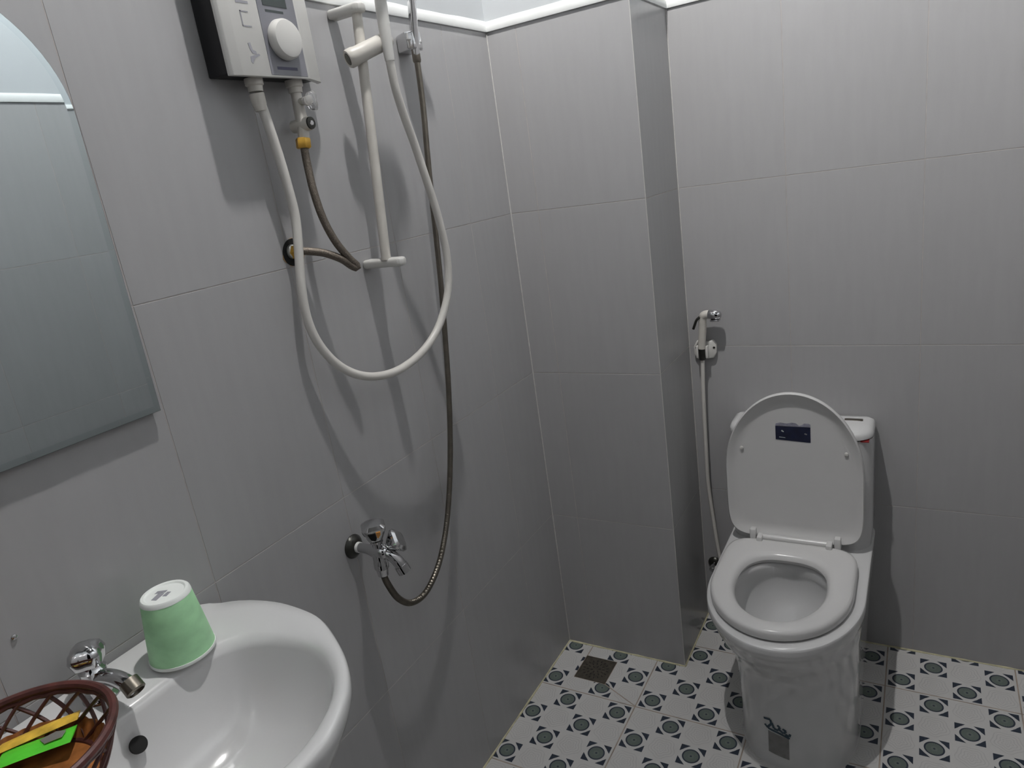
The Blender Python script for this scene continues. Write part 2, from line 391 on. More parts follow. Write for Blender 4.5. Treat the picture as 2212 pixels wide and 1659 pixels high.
# ------------------------------------------------------------------ toilet
CX = 0.680
toilet = thing('toilet', 'white one-piece toilet with the lid up, standing against the far wall', 'toilet', (CX, 0.0, 0.0))
def outline(wr, wm, yb, yc, yf, n=40, cx=CX, rc=0.03, p=2.0, sh=0.0):
    """right half from the rear centre round to the front, mirrored"""
    half = [((wr - rc) * k / 14, yb) for k in range(15)]
    for k in range(1, 6):
        a = PI / 2 * k / 6; half.append((wr - rc + rc * math.sin(a), yb - rc + rc * math.cos(a)))
    half.append((wr, yb - rc))
    for k in range(1, 8):
        t = k / 8; s = t * t * (3 - 2 * t); half.append((wr + (wm - wr) * s, yb - rc + (yc - yb + rc) * t))
    for k in range(0, n + 1):
        a = PI / 2 * k / n; half.append((wm * math.cos(a) ** (2 / p), yc + (yf - yc) * math.sin(a) ** (2 / p)))
    half[-1] = (0.0, yf)
    def skew(y):
        t = min(1.0, max(0.0, (yb - .05 - y) / (yb - .05 - yc))); return sh * t * t * (3 - 2 * t)
    return [Vector((cx + x + skew(y), y, 0)) for x, y in half] + [Vector((cx - x + skew(y), y, 0)) for x, y in half[-2:0:-1]]
def at_z(P, z): return [Vector((p.x, p.y, z)) for p in P]
rows = [  # z, rear half width, mid half width, y mid, y front, sideways lean of the foot, bluntness
    (0.0, .160, .139, -.10, -.277, .029, 2.4), (.012, .160, .137, -.10, -.274, .029, 2.4), (.10, .164, .138, -.10, -.270, .029, 2.4), (.20, .170, .141, -.10, -.267, .027, 2.4),
    (.25, .174, .147, -.10, -.276, .021, 2.3), (.29, .177, .157, -.10, -.297, .013, 2.2), (.325, .179, .169, -.10, -.320, .005, 2.1), (.350, .179, .175, -.10, -.334, .0015, 2.0),
    (.370, .181, .181, -.10, -.345, 0, 2.0), (.385, .181, .181, -.10, -.345, 0, 2.0), (.3895, .1795, .1795, -.10, -.343, 0, 2.0), (.391, .176, .176, -.10, -.339, 0, 2.0)]
rows = [tuple(v) for v in (lambda Rw: [[Rw[i][c] + (Rw[i + 1][c] - Rw[i][c]) * k / 5 if i in (0, len(Rw) - 2) or c == 0 else
        0.5 * (2 * Rw[i][c] + (Rw[i + 1][c] - Rw[i - 1][c]) * (k / 5) + (2 * Rw[i - 1][c] - 5 * Rw[i][c] + 4 * Rw[i + 1][c] - Rw[i + 2][c]) * (k / 5) ** 2 + (3 * Rw[i][c] - Rw[i - 1][c] - 3 * Rw[i + 1][c] + Rw[i + 2][c]) * (k / 5) ** 3)
        for c in range(7)] for i in range(len(Rw) - 1) for k in range(5)] + [Rw[-1]])(rows)]
yb = D0 - 0.004
R = [at_z(outline(wr, wm, yb, yc, yf, sh=sh, p=p), z) for z, wr, wm, yc, yf, sh, p in rows]
# rim top flows into the bowl
def hole_ring(hw, yb_, yf_, z):
    P = outline(.5, .5, yb, -.1, -.4); c = Vector((CX - .002, (yb_ + yf_) / 2, 0)); hl = (yb_ - yf_) / 2; out = []
    for q in R[-1]:
        a = math.atan2((q.y - c.y) / 1.25, q.x - c.x); out.append(Vector((c.x + hw * math.cos(a), c.y + hl * math.sin(a), z)))
    return out
for hw, b_, f_, z in ((.128, .02, -.285, .391), (.122, .014, -.279, .388), (.118, .010, -.275, .378), (.126, .018, -.281, .355), (.124, .014, -.279, .31), (.108, -.012, -.262, .262), (.085, -.045, -.235, .238), (.045, -.085, -.18, .19), (.03, -.09, -.15, .175)):
    R.append(hole_ring(hw, b_, f_, z))
obj('bowl', MB().rings(R), M['ceramic'], toilet, angle=60)
wr_ = hole_ring(.066, -.065, -.21, .213)
obj('water', MB().rings([wr_, [p + Vector((0, 0, .0005)) for p in wr_]]), M['water'], toilet)
# tank, one piece with the body, and its lid
def rrect(x0, x1, y0, y1, r, z, n=8):
    out = []; q = .012; r = r + .022
    for cx, cy, a0, r in ((x1 - q, y1 - q, 0, q), (x0 + q, y1 - q, PI / 2, q), (x0 + r, y0 + r, PI, r), (x1 - r, y0 + r, 1.5 * PI, r)):
        for k in range(n + 1):
            a = a0 + PI / 2 * k / n; out.append(Vector((cx + r * math.cos(a), cy + r * math.sin(a), z)))
    return out
TX0, TX1, TY0 = CX - .179, CX + .179, .142
R = [rrect(TX0 + .008, TX1 - .008, TY0 - .030, yb, .03, .30), rrect(TX0 + .004, TX1 - .004, TY0 - .030, yb, .03, .385), rrect(TX0, TX1, TY0 - .012, yb, .03, .43), rrect(TX0, TX1, TY0, yb, .03, .50), rrect(TX0, TX1, TY0, yb, .03, .686)]
obj('tank', MB().rings(R), M['ceramic'], toilet)
R = [rrect(TX0 + .003, TX1 - .003, TY0 + .003, yb, .03, .688), rrect(TX0 - .001, TX1 + .001, TY0 - .003, yb, .03, .691), rrect(TX0 - .001, TX1 + .001, TY0 - .003, yb, .03, .700),
     rrect(TX0 + .004, TX1 - .004, TY0 + .002, yb - .002, .03, .709), rrect(TX0 + .014, TX1 - .014, TY0 + .012, yb - .006, .025, .7135), rrect(TX0 + .04, TX1 - .04, TY0 + .035, yb - .02, .02, .7155)]
tl = obj('tank_lid', MB().rings(R), M['ceramic'], toilet)
fb = obj('flush_button', MB().obox((CX + .130, .226, .7145), ((1, 0, 0), (0, 1, 0), (0, 0, 1)), (.022, .007, .0022), .0015), M['chrome_dull'], tl)
obj('red_tape', MB().box((CX + .151, TY0 + .006, .6845), (CX + .1705, TY0 + .030, .6875), .0004, 1), M['red'], toilet)
# seat
def oval(hw, yb_, yf_, z, flat=2.0, n=96, ctr=.0, e_back=5.0):
    """egg outline: squarer at the back, round at the front"""
    out = []; yc = yb_ + (yf_ - yb_) * (.46 + ctr)
    for k in range(n):
        a = 2 * PI * k / n; c, s = math.cos(a), math.sin(a)
        if s >= 0: pw = 2 / e_back; x = hw * math.copysign(abs(c) ** pw, c); y = yc + (yb_ - yc) * abs(s) ** pw
        else: x = hw * c; y = yc + (yf_ - yc) * (-s)
        out.append(Vector((CX - .006 + x, y, z)))
    return out
SO = dict(hw=.163, yb_=.078, yf_=-.321)
def seat_ring(ins, z): return oval(SO['hw'] - ins, SO['yb_'] - ins, SO['yf_'] + ins, z, ctr=.03, e_back=6.0)
def seat_hole(ins, z): return oval(.103 + ins, -.001 + ins, -.271 - ins, z, e_back=2.7)
R = [seat_hole(.004, .394), seat_ring(.004, .394), seat_ring(.0008, .3965), seat_ring(.0, .400), seat_ring(.0005, .410), seat_ring(.003, .4155), seat_ring(.009, .4185), seat_ring(.022, .4200),
     seat_hole(.022, .4200), seat_hole(.010, .4180), seat_hole(.003, .412), seat_hole(.0, .404), seat_hole(.004, .394)]
obj('seat', MB().rings(R, cap0=False, cap1=False), M['seat'], toilet)
# lid: built lying on the seat then swung up about the hinge
HY, HZ = .088, .408
tilt = math.radians(91.0)
def swing(p):
    """point given as if the lid were closed (y from hinge towards the front, z above the seat)"""
    dy, dz = p.y - HY, p.z - HZ
    c, s = math.cos(-tilt), math.sin(-tilt)
    return Vector((p.x, HY + dy * c - dz * s, HZ + dy * s + dz * c))
def lid_ring(ins, z): return [swing(v) for v in oval(.1705 - ins, .084 - ins, -.332 + ins, z, e_back=7.0)]
z0 = HZ + .004
R = [lid_ring(.038, z0 + .015), lid_ring(.032, z0 + .0145), lid_ring(.024, z0 + .0125), lid_ring(.014, z0 + .008), lid_ring(.007, z0 + .002), lid_ring(.003, z0 + .0), lid_ring(.0, z0 + .004), lid_ring(.0, z0 + .012), lid_ring(.004, z0 + .018), lid_ring(.014, z0 + .022), lid_ring(.06, z0 + .026)]
lid = obj('lid', MB().rings(R), M['seat'], toilet)
def lid_pt(x, d, lift=.0): return swing(Vector((CX - .006 + x, HY - d, z0 + .015 - lift)))
def lid_patch(name, pts, m, lift, par):
    P = [lid_pt(x, d, lift) for x, d in pts]; nn = (lid_pt(0, .2, 1) - lid_pt(0, .2, 0)).normalized()
    return obj(name, MB().prism(P, nn * .0005), m, par, smooth=False)
stk = lid_patch('sticker', [(-.040, .288), (.045, .283), (.045, .325), (-.040, .325)], M['navy'], .0004, lid)
lid_patch('torn_film', [(-.040, .326), (.045, .326), (.045, .333), (.040, .335), (.030, .335), (.024, .330), (.018, .328), (.010, .335), (.000, .336), (-.012, .333), (-.028, .335), (-.039, .332)], M['torn'], .0004, stk)
lid_patch('print', [(-.026, .312), (-.020, .309), (-.019, .311), (-.024, .315)], M['white_print'], .001, stk)
lid_patch('print', [(-.031, .2945), (-.016, .2935), (-.016, .2945), (-.031, .2955)], M['white_print'], .001, stk)
lid_patch('print', [(.030, .306), (.036, .304), (.037, .307), (.031, .309)], M['grey_sticker'], .001, stk)
# hinge
hb = obj('hinge', MB().tube([(CX - .090, HY - .012, .422), (CX + .088, HY - .012, .422)], .0085, 16), M['seat'], toilet)
for sx in (-1, 1):
    x = CX - .002 + sx * .086
    obj('hinge_lug', MB().box((x - .0075, HY - .035, .408), (x + .0075, HY - .004, .431), .004), M['seat'], hb)
    x = CX - .002 + sx * .105
    obj('hinge_ear', MB().box((x - .0085, HY - .020, .412), (x + .0085, HY + .001, .445), .005), M['seat'], hb)
# little bumpers on the lid
for sx in (-1, 1):
    P0 = lid_pt(sx * .128, .258, .001)
    nn = (lid_pt(0, .2, 1) - lid_pt(0, .2, 0)).normalized()
    obj('bumper', MB().lathe(P0, nn, [(0, .005), (.003, .0045), (.004, .002)], 12), M['white_plastic'], lid)
# stickers on the pedestal front
def body_front(x, z):
    for (z0_, _, w0, c0, f0, _, p), (z1_, _, w1, c1, f1, _, _) in zip(rows, rows[1:]):
        if z0_ <= z <= z1_:
            t = (z - z0_) / (z1_ - z0_); w, c, f = w0 + (w1 - w0) * t, c0 + (c1 - c0) * t, f0 + (f1 - f0) * t
            return c + (f - c) * max(0, 1 - abs(x / w) ** p) ** (1 / p)
def front_patch(name, quads, m, off, par):
    """quads of (x, z) corners, each laid onto the curved pedestal"""
    mb = MB()
    for q in quads:
        n = 8; g_ = []
        for j in range(n + 1):
            row = []
            for i in range(n + 1):
                u, v = i / n, j / n
                x = (q[0][0] * (1 - u) + q[1][0] * u) * (1 - v) + (q[3][0] * (1 - u) + q[2][0] * u) * v
                z = (q[0][1] * (1 - u) + q[1][1] * u) * (1 - v) + (q[3][1] * (1 - u) + q[2][1] * u) * v
                row.append(Vector((CX + .028 + x - .012, body_front(x - .012, z) - off, z)))
            g_.append(row)
        mb.rings(g_, closed=False, cap0=False, cap1=False)
    return obj(name, mb, m, par)
fs = front_patch('pedestal_sticker', [[(-.036, .036), (.012, .030), (.012, .090), (-.036, .096)]], M['grey_sticker'], .0006, toilet)
def stroke(p, q, w):
    d = Vector((q[0] - p[0], q[1] - p[1])).normalized(); nx, nz = -d.y * w / 2, d.x * w / 2
    return [(p[0] - nx, p[1] - nz), (q[0] - nx, q[1] - nz), (q[0] + nx, q[1] + nz), (p[0] + nx, p[1] + nz)]
st_ = []
for pl in ([(-.046, .126), (-.030, .129), (-.028, .118), (-.036, .106)], [(-.044, .110), (-.036, .103), (-.026, .101)], [(-.027, .122), (-.022, .108), (-.012, .106), (-.008, .116), (-.014, .120)],
           [(-.010, .110), (.000, .102), (.006, .110), (-.002, .114)], [(.004, .101), (.013, .097), (.015, .105)], [(-.036, .103), (-.010, .099), (.014, .092)]):
    for p, q in zip(pl, pl[1:]): st_.append(stroke(p, q, .0055))
front_patch('print', st_, M['teal_print'], .0010, fs)

# ------------------------------------------------------------------ bidet sprayer on the far wall
bid = thing('bidet_sprayer', 'white hand bidet sprayer with chrome nozzle hanging on the far wall beside the toilet', 'bidet sprayer', (0.424, D0, 0.893))
hp = []
for x, z in ((-.032, .012), (-.022, .030), (-.008, .026), (.008, .026), (.022, .032), (.033, .018), (.032, -.006), (.024, -.022), (.008, -.024), (-.010, -.024), (-.022, -.026), (-.032, -.010)):
    hp.append((0.424 + x, D0 - .0005, .895 + z))
hold = obj('holder', MB().prism(hp, (0, -.012, 0), .003), M['white_plastic'], bid)
for x, z in ((-.024, .009), (.026, .009)):
    obj('screw', MB().lathe((0.424 + x, D0 - .012, .895 + z), (0, -1, 0), [(0, .0035), (.0016, .0032)], 10), M['dark_metal'], hold)
for s in (-1, 1):
    obj('clip', MB().obox((.419 + s * .013, D0 - .019, .895), ((1, 0, 0), (0, 1, 0), (0, 0, 1)), (.0035, .011, .018), .002), M['white_plastic'], hold)
YB = D0 - .030
obj('body', MB().tube(catmull([(.4195, YB, .906), (.4215, YB, .925), (.4255, YB - .001, .955), (.4275, YB - .002, .985), (.4315, YB - .003, 1.001), (.441, YB - .004, 1.0055), (.452, YB - .004, 1.0045)], 6),
     [.0105] * 12 + [.0110] * 12 + [.0120] * 13, 16), M['cream_plastic'], bid)
nz = obj('nozzle', MB().lathe((.445, YB - .004, 1.0055), (1, 0, -.10), [(0, .012), (.004, .0135), (.026, .0125), (.033, .010), (.036, .005)], 20), M['chrome'], bid)
obj('spray_plate', MB().box((.451, YB - .014, .9865), (.4765, YB + .006, .9915), .002), M['chrome'], nz)
obj('trigger', MB().tube(catmull([(.423, YB - .010, 1.000), (.414, YB - .012, .992), (.407, YB - .012, .976), (.4025, YB - .010, .966)], 5), .0036, 8), M['dark_metal'], bid)
obj('nut', MB().lathe((.419, YB + .004, .872), (0, 0, 1), [(0, .0085), (.002, .0098), (.034, .0098), (.036, .0085)], 12), M['dark_metal'], bid)
obj('hose', MB().tube(resample(catmull([(.4193, YB + .004, .875), (.4150, .246, .7959), (.4122, .248, .6954), (.4108, .249, .607), (.4102, .249, .4858), (.4178, .247, .3774), (.4298, .240, .2669), (.436, .236, .225), (.433, .236, .205), (.420, .240, .195)], 8), .008), .0058, 10), M['hose_white'], bid)
vb = thing('angle_valve', 'small dark wall valve low on the far wall, behind the toilet', 'valve', (.409, D0, .194))
obj('escutcheon', MB().lathe((.409, D0 - .0002, .194), (0, -1, 0), [(0, .021), (.003, .0205), (.009, .014), (.011, .010)], 24), M['dark_metal'], vb)
obj('body', MB().lathe((.409, D0 - .008, .194), (0, -1, 0), [(0, .008), (.034, .008), (.036, .006)], 16), M['chrome'], vb)

# ------------------------------------------------------------------ floor drain
dr = thing('floor_drain', 'small square stained metal floor drain in the corner between the tiles', 'drain', ((DR[0] + DR[1]) / 2, (DR[2] + DR[3]) / 2, 0))
zt = -.0001
obj('grate', MB().box((DR[0] + .001, DR[2] + .001, -.004), (DR[1] - .001, DR[3] - .001, zt), .0006, 1), M['drain'], dr)
sl = MB(); rnd = random.Random(2)
dcx, dcy = (DR[0] + DR[1]) / 2, (DR[2] + DR[3]) / 2
for ring_r, cnt in ((.012, 6), (.024, 12), (.036, 18)):
    for k in range(cnt):
        a = 2 * PI * k / cnt + ring_r * 30
        ca, sa = math.cos(a), math.sin(a); c = (dcx + ring_r * ca, dcy + ring_r * sa, zt)
        sl.obox(c, ((ca, sa, 0), (-sa, ca, 0), (0, 0, 1)), (.0036, .0013, .0003))
obj('slots', sl, M['hole'], dr, smooth=False)
for s in ((DR[0], DR[2], DR[1], DR[2] + .004), (DR[0], DR[3] - .004, DR[1], DR[3]), (DR[0], DR[2] + .004, DR[0] + .004, DR[3] - .004), (DR[1] - .004, DR[2] + .004, DR[1], DR[3] - .004)):
    obj('frame', MB().box((s[0], s[1], -.004), (s[2], s[3], zt + .0006), .0003, 1), M['drain'], dr)

# ------------------------------------------------------------------ water heater on the left wall
HZ0, HZ1 = 1.652, 1.985
ht = thing('water_heater', 'white electric water heater with black back, grey control strip and round knob', 'water heater', (0, -.77, HZ0))
obj('rear_shell', MB().prism([(x, y, HZ0 + .004) for y, x in ((-.876, .0005), (-.876, .049), (-.722, .049), (-.672, .026), (-.672, .0005))], (0, 0, HZ1 - HZ0 - .008), .002), M['black_plastic'], ht)
obj('front_cover', MB().prism([(x, y, HZ0) for y, x in ((-.879, .046), (-.879, .051), (-.874, .0545), (-.858, .057), (-.716, .057), (-.670, .037), (-.662, .030), (-.660, .022), (-.664, .020), (-.672, .026), (-.722, .050))], (0, 0, HZ1 - HZ0), .0012), M['white_plastic'], ht)
obj('control_strip', MB().box((.0565, -.8005, HZ0 + .003), (.0576, -.7205, HZ1 - .003), .0004, 1), M['grey_panel'], ht)
KC = (.0576, -.763, 1.708)
kn = obj('knob', MB().lathe(KC, (1, 0, 0), [(0, .0295), (.003, .0310), (.012, .0300), (.016, .0275), (.0175, .022), (.0178, .0)], 40), M['white_plastic'], ht)
ds = obj('display', MB().box((.0574, -.789, 1.757), (.0582, -.738, 1.830), .0003, 1), M['dark_panel'], ht)
obj('indicator', MB().lathe((.0582, -.7445, 1.781), (1, 0, 0), [(0, .0028), (.0008, .0022)], 12), M['red'], ds)
def hm(pts, m, nm='print'):
    obj(nm, MB().prism([(.0572, y, z) for y, z in pts], (.0003, 0, 0)), m, ht, smooth=False)
def hq(y0, y1, z0, z1, m): hm([(y0, z0), (y1, z0), (y1, z1), (y0, z1)], m)
hq(-.842, -.818, 1.7555, 1.7590, M['print_grey']); hq(-.838, -.836, 1.723, 1.745, M['print_grey'])
hq(-.838, -.820, 1.7225, 1.7242, M['print_grey']); hq(-.838, -.822, 1.743, 1.7446, M['print_grey'])
hm([(-.836, 1.699), (-.831, 1.700), (-.829, 1.690), (-.823, 1.688), (-.822, 1.684), (-.830, 1.684), (-.834, 1.690)], M['print_grey'])
hm([(-.836, 1.680), (-.818, 1.685), (-.816, 1.6825), (-.828, 1.678), (-.834, 1.670), (-.837, 1.672)], M['print_grey'])
def hs(y0, y1, z0, z1, m): obj('print', MB().box((.0574, y0, z0), (.0579, y1, z1)), m, ht, smooth=False)
hs(-.786, -.742, 1.6635, 1.6680, M['print_dark']); hs(-.786, -.748, 1.7480, 1.7515, M['dark_panel'])
for y in (-.8158, -.729):
    obj('pipe_nut', MB().lathe((.030, y, HZ0 + .002), (0, 0, -1), [(0, .0145), (.010, .0145), (.012, .012), (.020, .0115)], 18), M['cream_plastic'], ht)

# hand shower, its hose and the slide bar
hose = thing('shower_hose', 'long smooth white shower hose looping from the heater up to the hand shower', 'hose', (.03, -.8158, 1.632))
HP = [(0.03, -0.8158, 1.6295), (0.03, -0.8128, 1.6225), (0.03, -0.8054, 1.5836), (0.03, -0.7982, 1.5324), (0.03, -0.7937, 1.4835), (0.03, -0.7922, 1.4334), (0.03, -0.8013, 1.3797), (0.029, -0.8129, 1.3178), (0.028, -0.815, 1.2609), (0.031, -0.8034, 1.2114), (0.04, -0.7786, 1.1669), (0.053, -0.7451, 1.1369), (0.064, -0.7021, 1.1214), (0.073, -0.6492, 1.1189), (0.08, -0.5846, 1.1333), (0.085, -0.5279, 1.164), (0.09, -0.489, 1.209), (0.094, -0.4692, 1.2541), (0.097, -0.4635, 1.3114), (0.098, -0.4699, 1.3694), (0.098, -0.4811, 1.4264), (0.097, -0.4951, 1.4817), (0.096, -0.5086, 1.535), (0.098, -0.5285, 1.5858), (0.101, -0.5445, 1.6343), (0.104, -0.5510, 1.682)]
obj('tube', MB().tube(resample(catmull(HP, 8), .008), .0080, 16), M['hose_white'], hose)
obj('ferrule', MB().lathe((.030, -.8158, 1.631), (.03, .05, -1), [(0, .0120), (.016, .0112), (.026, .0088)], 18), M['cream_plastic'], hose)
rail = thing('slide_rail', 'white shower slide rail with brackets and a sliding clamp on the left wall', 'shower rail', (0, -.605, 1.32))
B0 = Vector((.058, -.6116, 1.328)); B1 = Vector((.058, -.5625, 1.775))
obj('bar', MB().tube([B0, B0.lerp(B1, .5), B1], .0095, 18), M['cream_plastic'], rail)
def slab(name, y, z, xe):
    P = []
    for k in range(9):
        a = -PI / 2 + PI * k / 8; P.append((xe - .014 + .014 * math.cos(a), y + .014 * math.sin(a), z - .0085))
    P += [(0.0005, y + .014, z - .0085), (0.0005, y - .014, z - .0085)]
    return obj(name, MB().prism(P, (0, 0, .017), .0055, 3), M['white_plastic'], rail)
slab('bracket', -.604, 1.3225, .096); slab('bracket', -.566, 1.776, .078)
A = Vector((.0545, -.6075, 1.689)); Bc = Vector((.0985, -.532, 1.7205)); ax = (Bc - A)
cl = obj('clamp', MB().lathe(A, ax, [(0.001, .0105), (.0, .0110), (.0, .0152), (.003, .0166), (.014, .0166), (.020, .0154), (ax.length - .004, .0150), (ax.length, .012)], 24), M['cream_plastic'], rail)
obj('clamp_knob', MB().lathe(A - ax.normalized() * .0004, ax, [(0, .0100), (.003, .0105)], 20), M['clamp_end'], cl)
hsx = thing('hand_shower', 'white plastic hand shower held upright in the slide rail clamp', 'hand shower', (.104, -.551, 1.69))
obj('handle', MB().tube(catmull([(.104, -.5510, 1.680), (.104, -.5505, 1.7150), (.1045, -.5480, 1.7837), (.109, -.546, 1.84), (.120, -.541, 1.89)], 6), lambda i: .0088 + .0022 * min(1, i / 8), 16), M['white_plastic'], hsx)
obj('head', MB().lathe((.117, -.542, 1.900), (.9, .25, -.45), [(0, .014), (.006, .030), (.016, .038), (.024, .038), (.026, .034)], 28), M['white_plastic'], hsx)

# inlet valve and braided hose
iv = thing('inlet_valve', 'white plastic stop valve with a clear handle under the water heater', 'valve', (.03, -.733, 1.635))
obj('body', MB().tube([(.030, -.729, 1.640), (.031, -.730, 1.615), (.034, -.733, 1.585), (.035, -.7375, 1.560)], [.0085, .0095, .0105, .0095], 16), M['cream_plastic'], iv)
obj('cross_barrel', MB().lathe((.012, -.7345, 1.5815), (1, .05, .02), [(0, .008), (.002, .0105), (.036, .0115), (.040, .0105)], 20), M['cream_plastic'], iv)
scr = obj('cap', MB().lathe((.0515, -.7325, 1.5823), (1, .05, .02), [(0, .0105), (.003, .0100), (.0035, .0055)], 20), M['dark_metal'], iv)
obj('cap_screw', MB().lathe((.0545, -.7323, 1.5824), (1, .05, .02), [(0, .005), (.0015, .0042)], 6), M['chrome'], scr)
obj('stem', MB().tube([(.032, -.731, 1.619), (.054, -.729, 1.618)], .006, 12), M['cream_plastic'], iv)
def wing(a): return 1.0 + .30 * math.cos(3 * a)
obj('handle', MB().lathe((.050, -.728, 1.6175), (1, .1, .0), [(0, .008), (.002, .0125), (.012, .0135), (.015, .010), (.0155, .0)], 36, wing), M['clear'], iv)
bh = thing('braided_hose', 'dark braided steel supply hose with brass nuts bent between valve and wall outlet', 'hose', (.035, -.7417, 1.555))
BP = [(.035, -.7410, 1.552), (0.0352, -0.7425, 1.535), (0.037, -0.7449, 1.5096), (0.042, -0.7486, 1.4705), (0.048, -0.7467, 1.4259), (0.056, -0.7367, 1.3835), (0.064, -0.7200, 1.3508), (0.068, -0.7105, 1.3375), (.0695, -.7080, 1.3325), (.0682, -.7105, 1.3303), (.064, -.718, 1.3362), (0.057, -0.7330, 1.3513), (0.040, -0.7550, 1.3665), (0.020, -0.7760, 1.3745), (.0135, -.7835, 1.3762), (.006, -.7875, 1.3762)]
obj('tube', MB().tube(resample(catmull(BP, 8), .004), .0070, 12), M['braid'], bh)
obj('nut', MB().lathe((.035, -.7405, 1.5605), (.0, -.12, -1), [(0, .0112), (.002, .0128), (.015, .0128), (.017, .0112)], 6), M['brass'], bh)
obj('nut', MB().lathe((.0012, -.7895, 1.3762), (1, .55, .0), [(0, .0125), (.009, .0125), (.010, .010)], 6), M['brass'], bh)
wo = thing('wall_outlet', 'dark round pipe hole with rusty edge behind the white hose', 'pipe outlet', (0, -.7876, 1.3757))
obj('rust_edge', MB().lathe((.0002, -.7862, 1.3738), (1, 0, 0), [(0, .0240), (.0007, .0236), (.0008, .0205)], 26, lambda a: 1 + .09 * math.sin(3 * a + .6) + .05 * math.sin(7 * a)), M['rust'], wo)
obj('hole', MB().lathe((.0008, -.7876, 1.3760), (1, 0, 0), [(0, .0235), (.0008, .0230), (.0009, .0)], 26, lambda a: 1 + .05 * math.sin(2 * a)), M['hole'], wo)
obj('fitting', MB().lathe((.0012, -.7905, 1.3772), (1, .1, 0), [(0, .0125), (.004, .0120), (.005, .010)], 18), M['silver'], wo)

# chrome hand shower with its holder and the ribbed hose
HOLD = Vector((.0, -.360, 1.737))
ch = thing('shower_holder', 'small chrome hand shower holder on the left wall by the corner', 'shower holder', HOLD)
obj('bracket', MB().prism([(.0005, -.380, 1.722), (.0005, -.338, 1.722), (.052, -.362, 1.720), (.060, -.376, 1.720), (.058, -.398, 1.720), (.040, -.404, 1.721)], (0, 0, .035), .004, 3), M['chrome'], ch)
cs = thing('chrome_shower', 'slim chrome hand shower standing in the chrome holder', 'hand shower', (.05, -.389, 1.715))
obj('handle', MB().tube(catmull([(.050, -.3885, 1.705), (.054, -.3890, 1.745), (.0625, -.392, 1.800), (.071, -.396, 1.860), (.082, -.402, 1.920)], 8), lambda i: .0078 + .0010 * math.sin(i / 34 * PI), 16), M['chrome'], cs)
obj('head', MB().lathe((.076, -.400, 1.935), (.85, -.15, -.45), [(0, .012), (.006, .028), (.016, .036), (.022, .036), (.024, .032)], 28), M['chrome'], cs)
chh = thing('ribbed_hose', 'ribbed chrome shower hose hanging from the holder down to the wall tap', 'hose', (.05, -.3874, 1.705))
CP = [(0.05, -0.3885, 1.7116), (0.05, -0.3889, 1.6744), (0.048, -0.3914, 1.6025), (0.045, -0.3988, 1.5197), (0.042, -0.4047, 1.4346), (0.04, -0.4119, 1.3371), (0.04, -0.4237, 1.2374), (0.04, -0.4393, 1.1362), (0.04, -0.457, 1.0335), (0.04, -0.4801, 0.9309), (0.04, -0.5101, 0.83), (0.042, -0.548, 0.7445), (0.045, -0.5887, 0.6854), (0.05, -0.634, 0.6489), (0.055, -0.6884, 0.6299), (0.06, -0.7407, 0.6426), (0.063, -0.7773, 0.6782), (0.066, -0.7995, 0.7248), (0.067, -0.8060, 0.748)]
cp = resample(catmull(CP, 8), .0014)
obj('tube', MB().tube(cp, lambda i: .0068 if i % 2 else .0056, 10), M['chrome_dull'], chh, angle=80)
obj('ferrule', MB().lathe((.050, -.3880, 1.722), (0, 0, -1), [(0, .0085), (.022, .0088), (.026, .0070)], 16), M['chrome_dull'], chh)

# two-way wall tap
tp = thing('wall_tap', 'chrome two-way wall tap with faceted knobs low on the left wall', 'tap', (0, -.8036, .801))
obj('escutcheon', MB().lathe((.0002, -.8036, .8009), (1, 0, 0), [(0, .0240), (.002, .0238), (.010, .0160), (.012, .0120)], 30), M['dark_metal'], tp)
obj('sealing_tape', MB().lathe((.010, -.8036, .8009), (1, 0, 0), [(0, .0105), (.008, .0105)], 20), M['teflon'], tp)
TC = Vector((.067, -.8036, .800))
bd = obj('body', MB().lathe((.017, -.8036, .8009), (1, 0, 0), [(0, .0095), (.014, .0095), (.024, .0105), (.036, .0135), (.054, .0145), (.066, .0125), (.070, .008)], 24), M['chrome'], tp)
obj('hose_outlet', MB().lathe(TC + Vector((-.001, -.001, 0)), (0, -.03, -1), [(0, .0135), (.020, .0132), (.022, .0142), (.034, .0142), (.036, .0120), (.050, .0105)], 24), M['chrome'], tp)
obj('neck', MB().lathe(TC, (-.02, -.05, 1), [(0, .0110), (.020, .0100), (.022, .0125), (.026, .0125)], 20), M['chrome'], tp)
sp = obj('spout', MB().tube(catmull([TC + Vector((.004, .002, -.002)), (.088, -.799, .794), (.100, -.7955, .780), (.106, -.793, .766)], 6), [.0112] * 12 + [.0116] * 7, 18), M['chrome'], tp)
obj('spout_nozzle', MB().lathe((.104, -.7938, .771), (.35, .14, -1), [(0, .0132), (.016, .0132), (.017, .010), (.012, .009)], 20), M['chrome'], sp)
def lobed(a):
    a += PI / 4; return 1.06 / (abs(math.cos(a)) ** 4 + abs(math.sin(a)) ** 4) ** .25
k1 = obj('knob', MB().lathe(TC + Vector((-.001, -.002, .026)), (.05, -.05, 1), [(0, .0085), (.004, .0130), (.026, .0212), (.032, .0212), (.037, .0150), (.038, .0)], 36, lobed), M['chrome'], tp, angle=25)
KB_ = TC + Vector((-.001, -.002, .026)); KA = Vector((.05, -.05, 1)).normalized()
def on_knob(h, t):
    n_ = Vector((.7071, -.7071, 0)); q_ = Vector((.7071, .7071, 0)); r_ = (.0130 + .0082 * (h - .004) / .022) * 1.06
    return KB_ + KA * h + n_ * (r_ - .0016) + q_ * t
def knob_face(nm, pts, m):
    obj(nm, MB().prism([on_knob(h, t) for h, t in pts], Vector((.0017, -.0017, -.0009)), .0003, 1), m, k1)
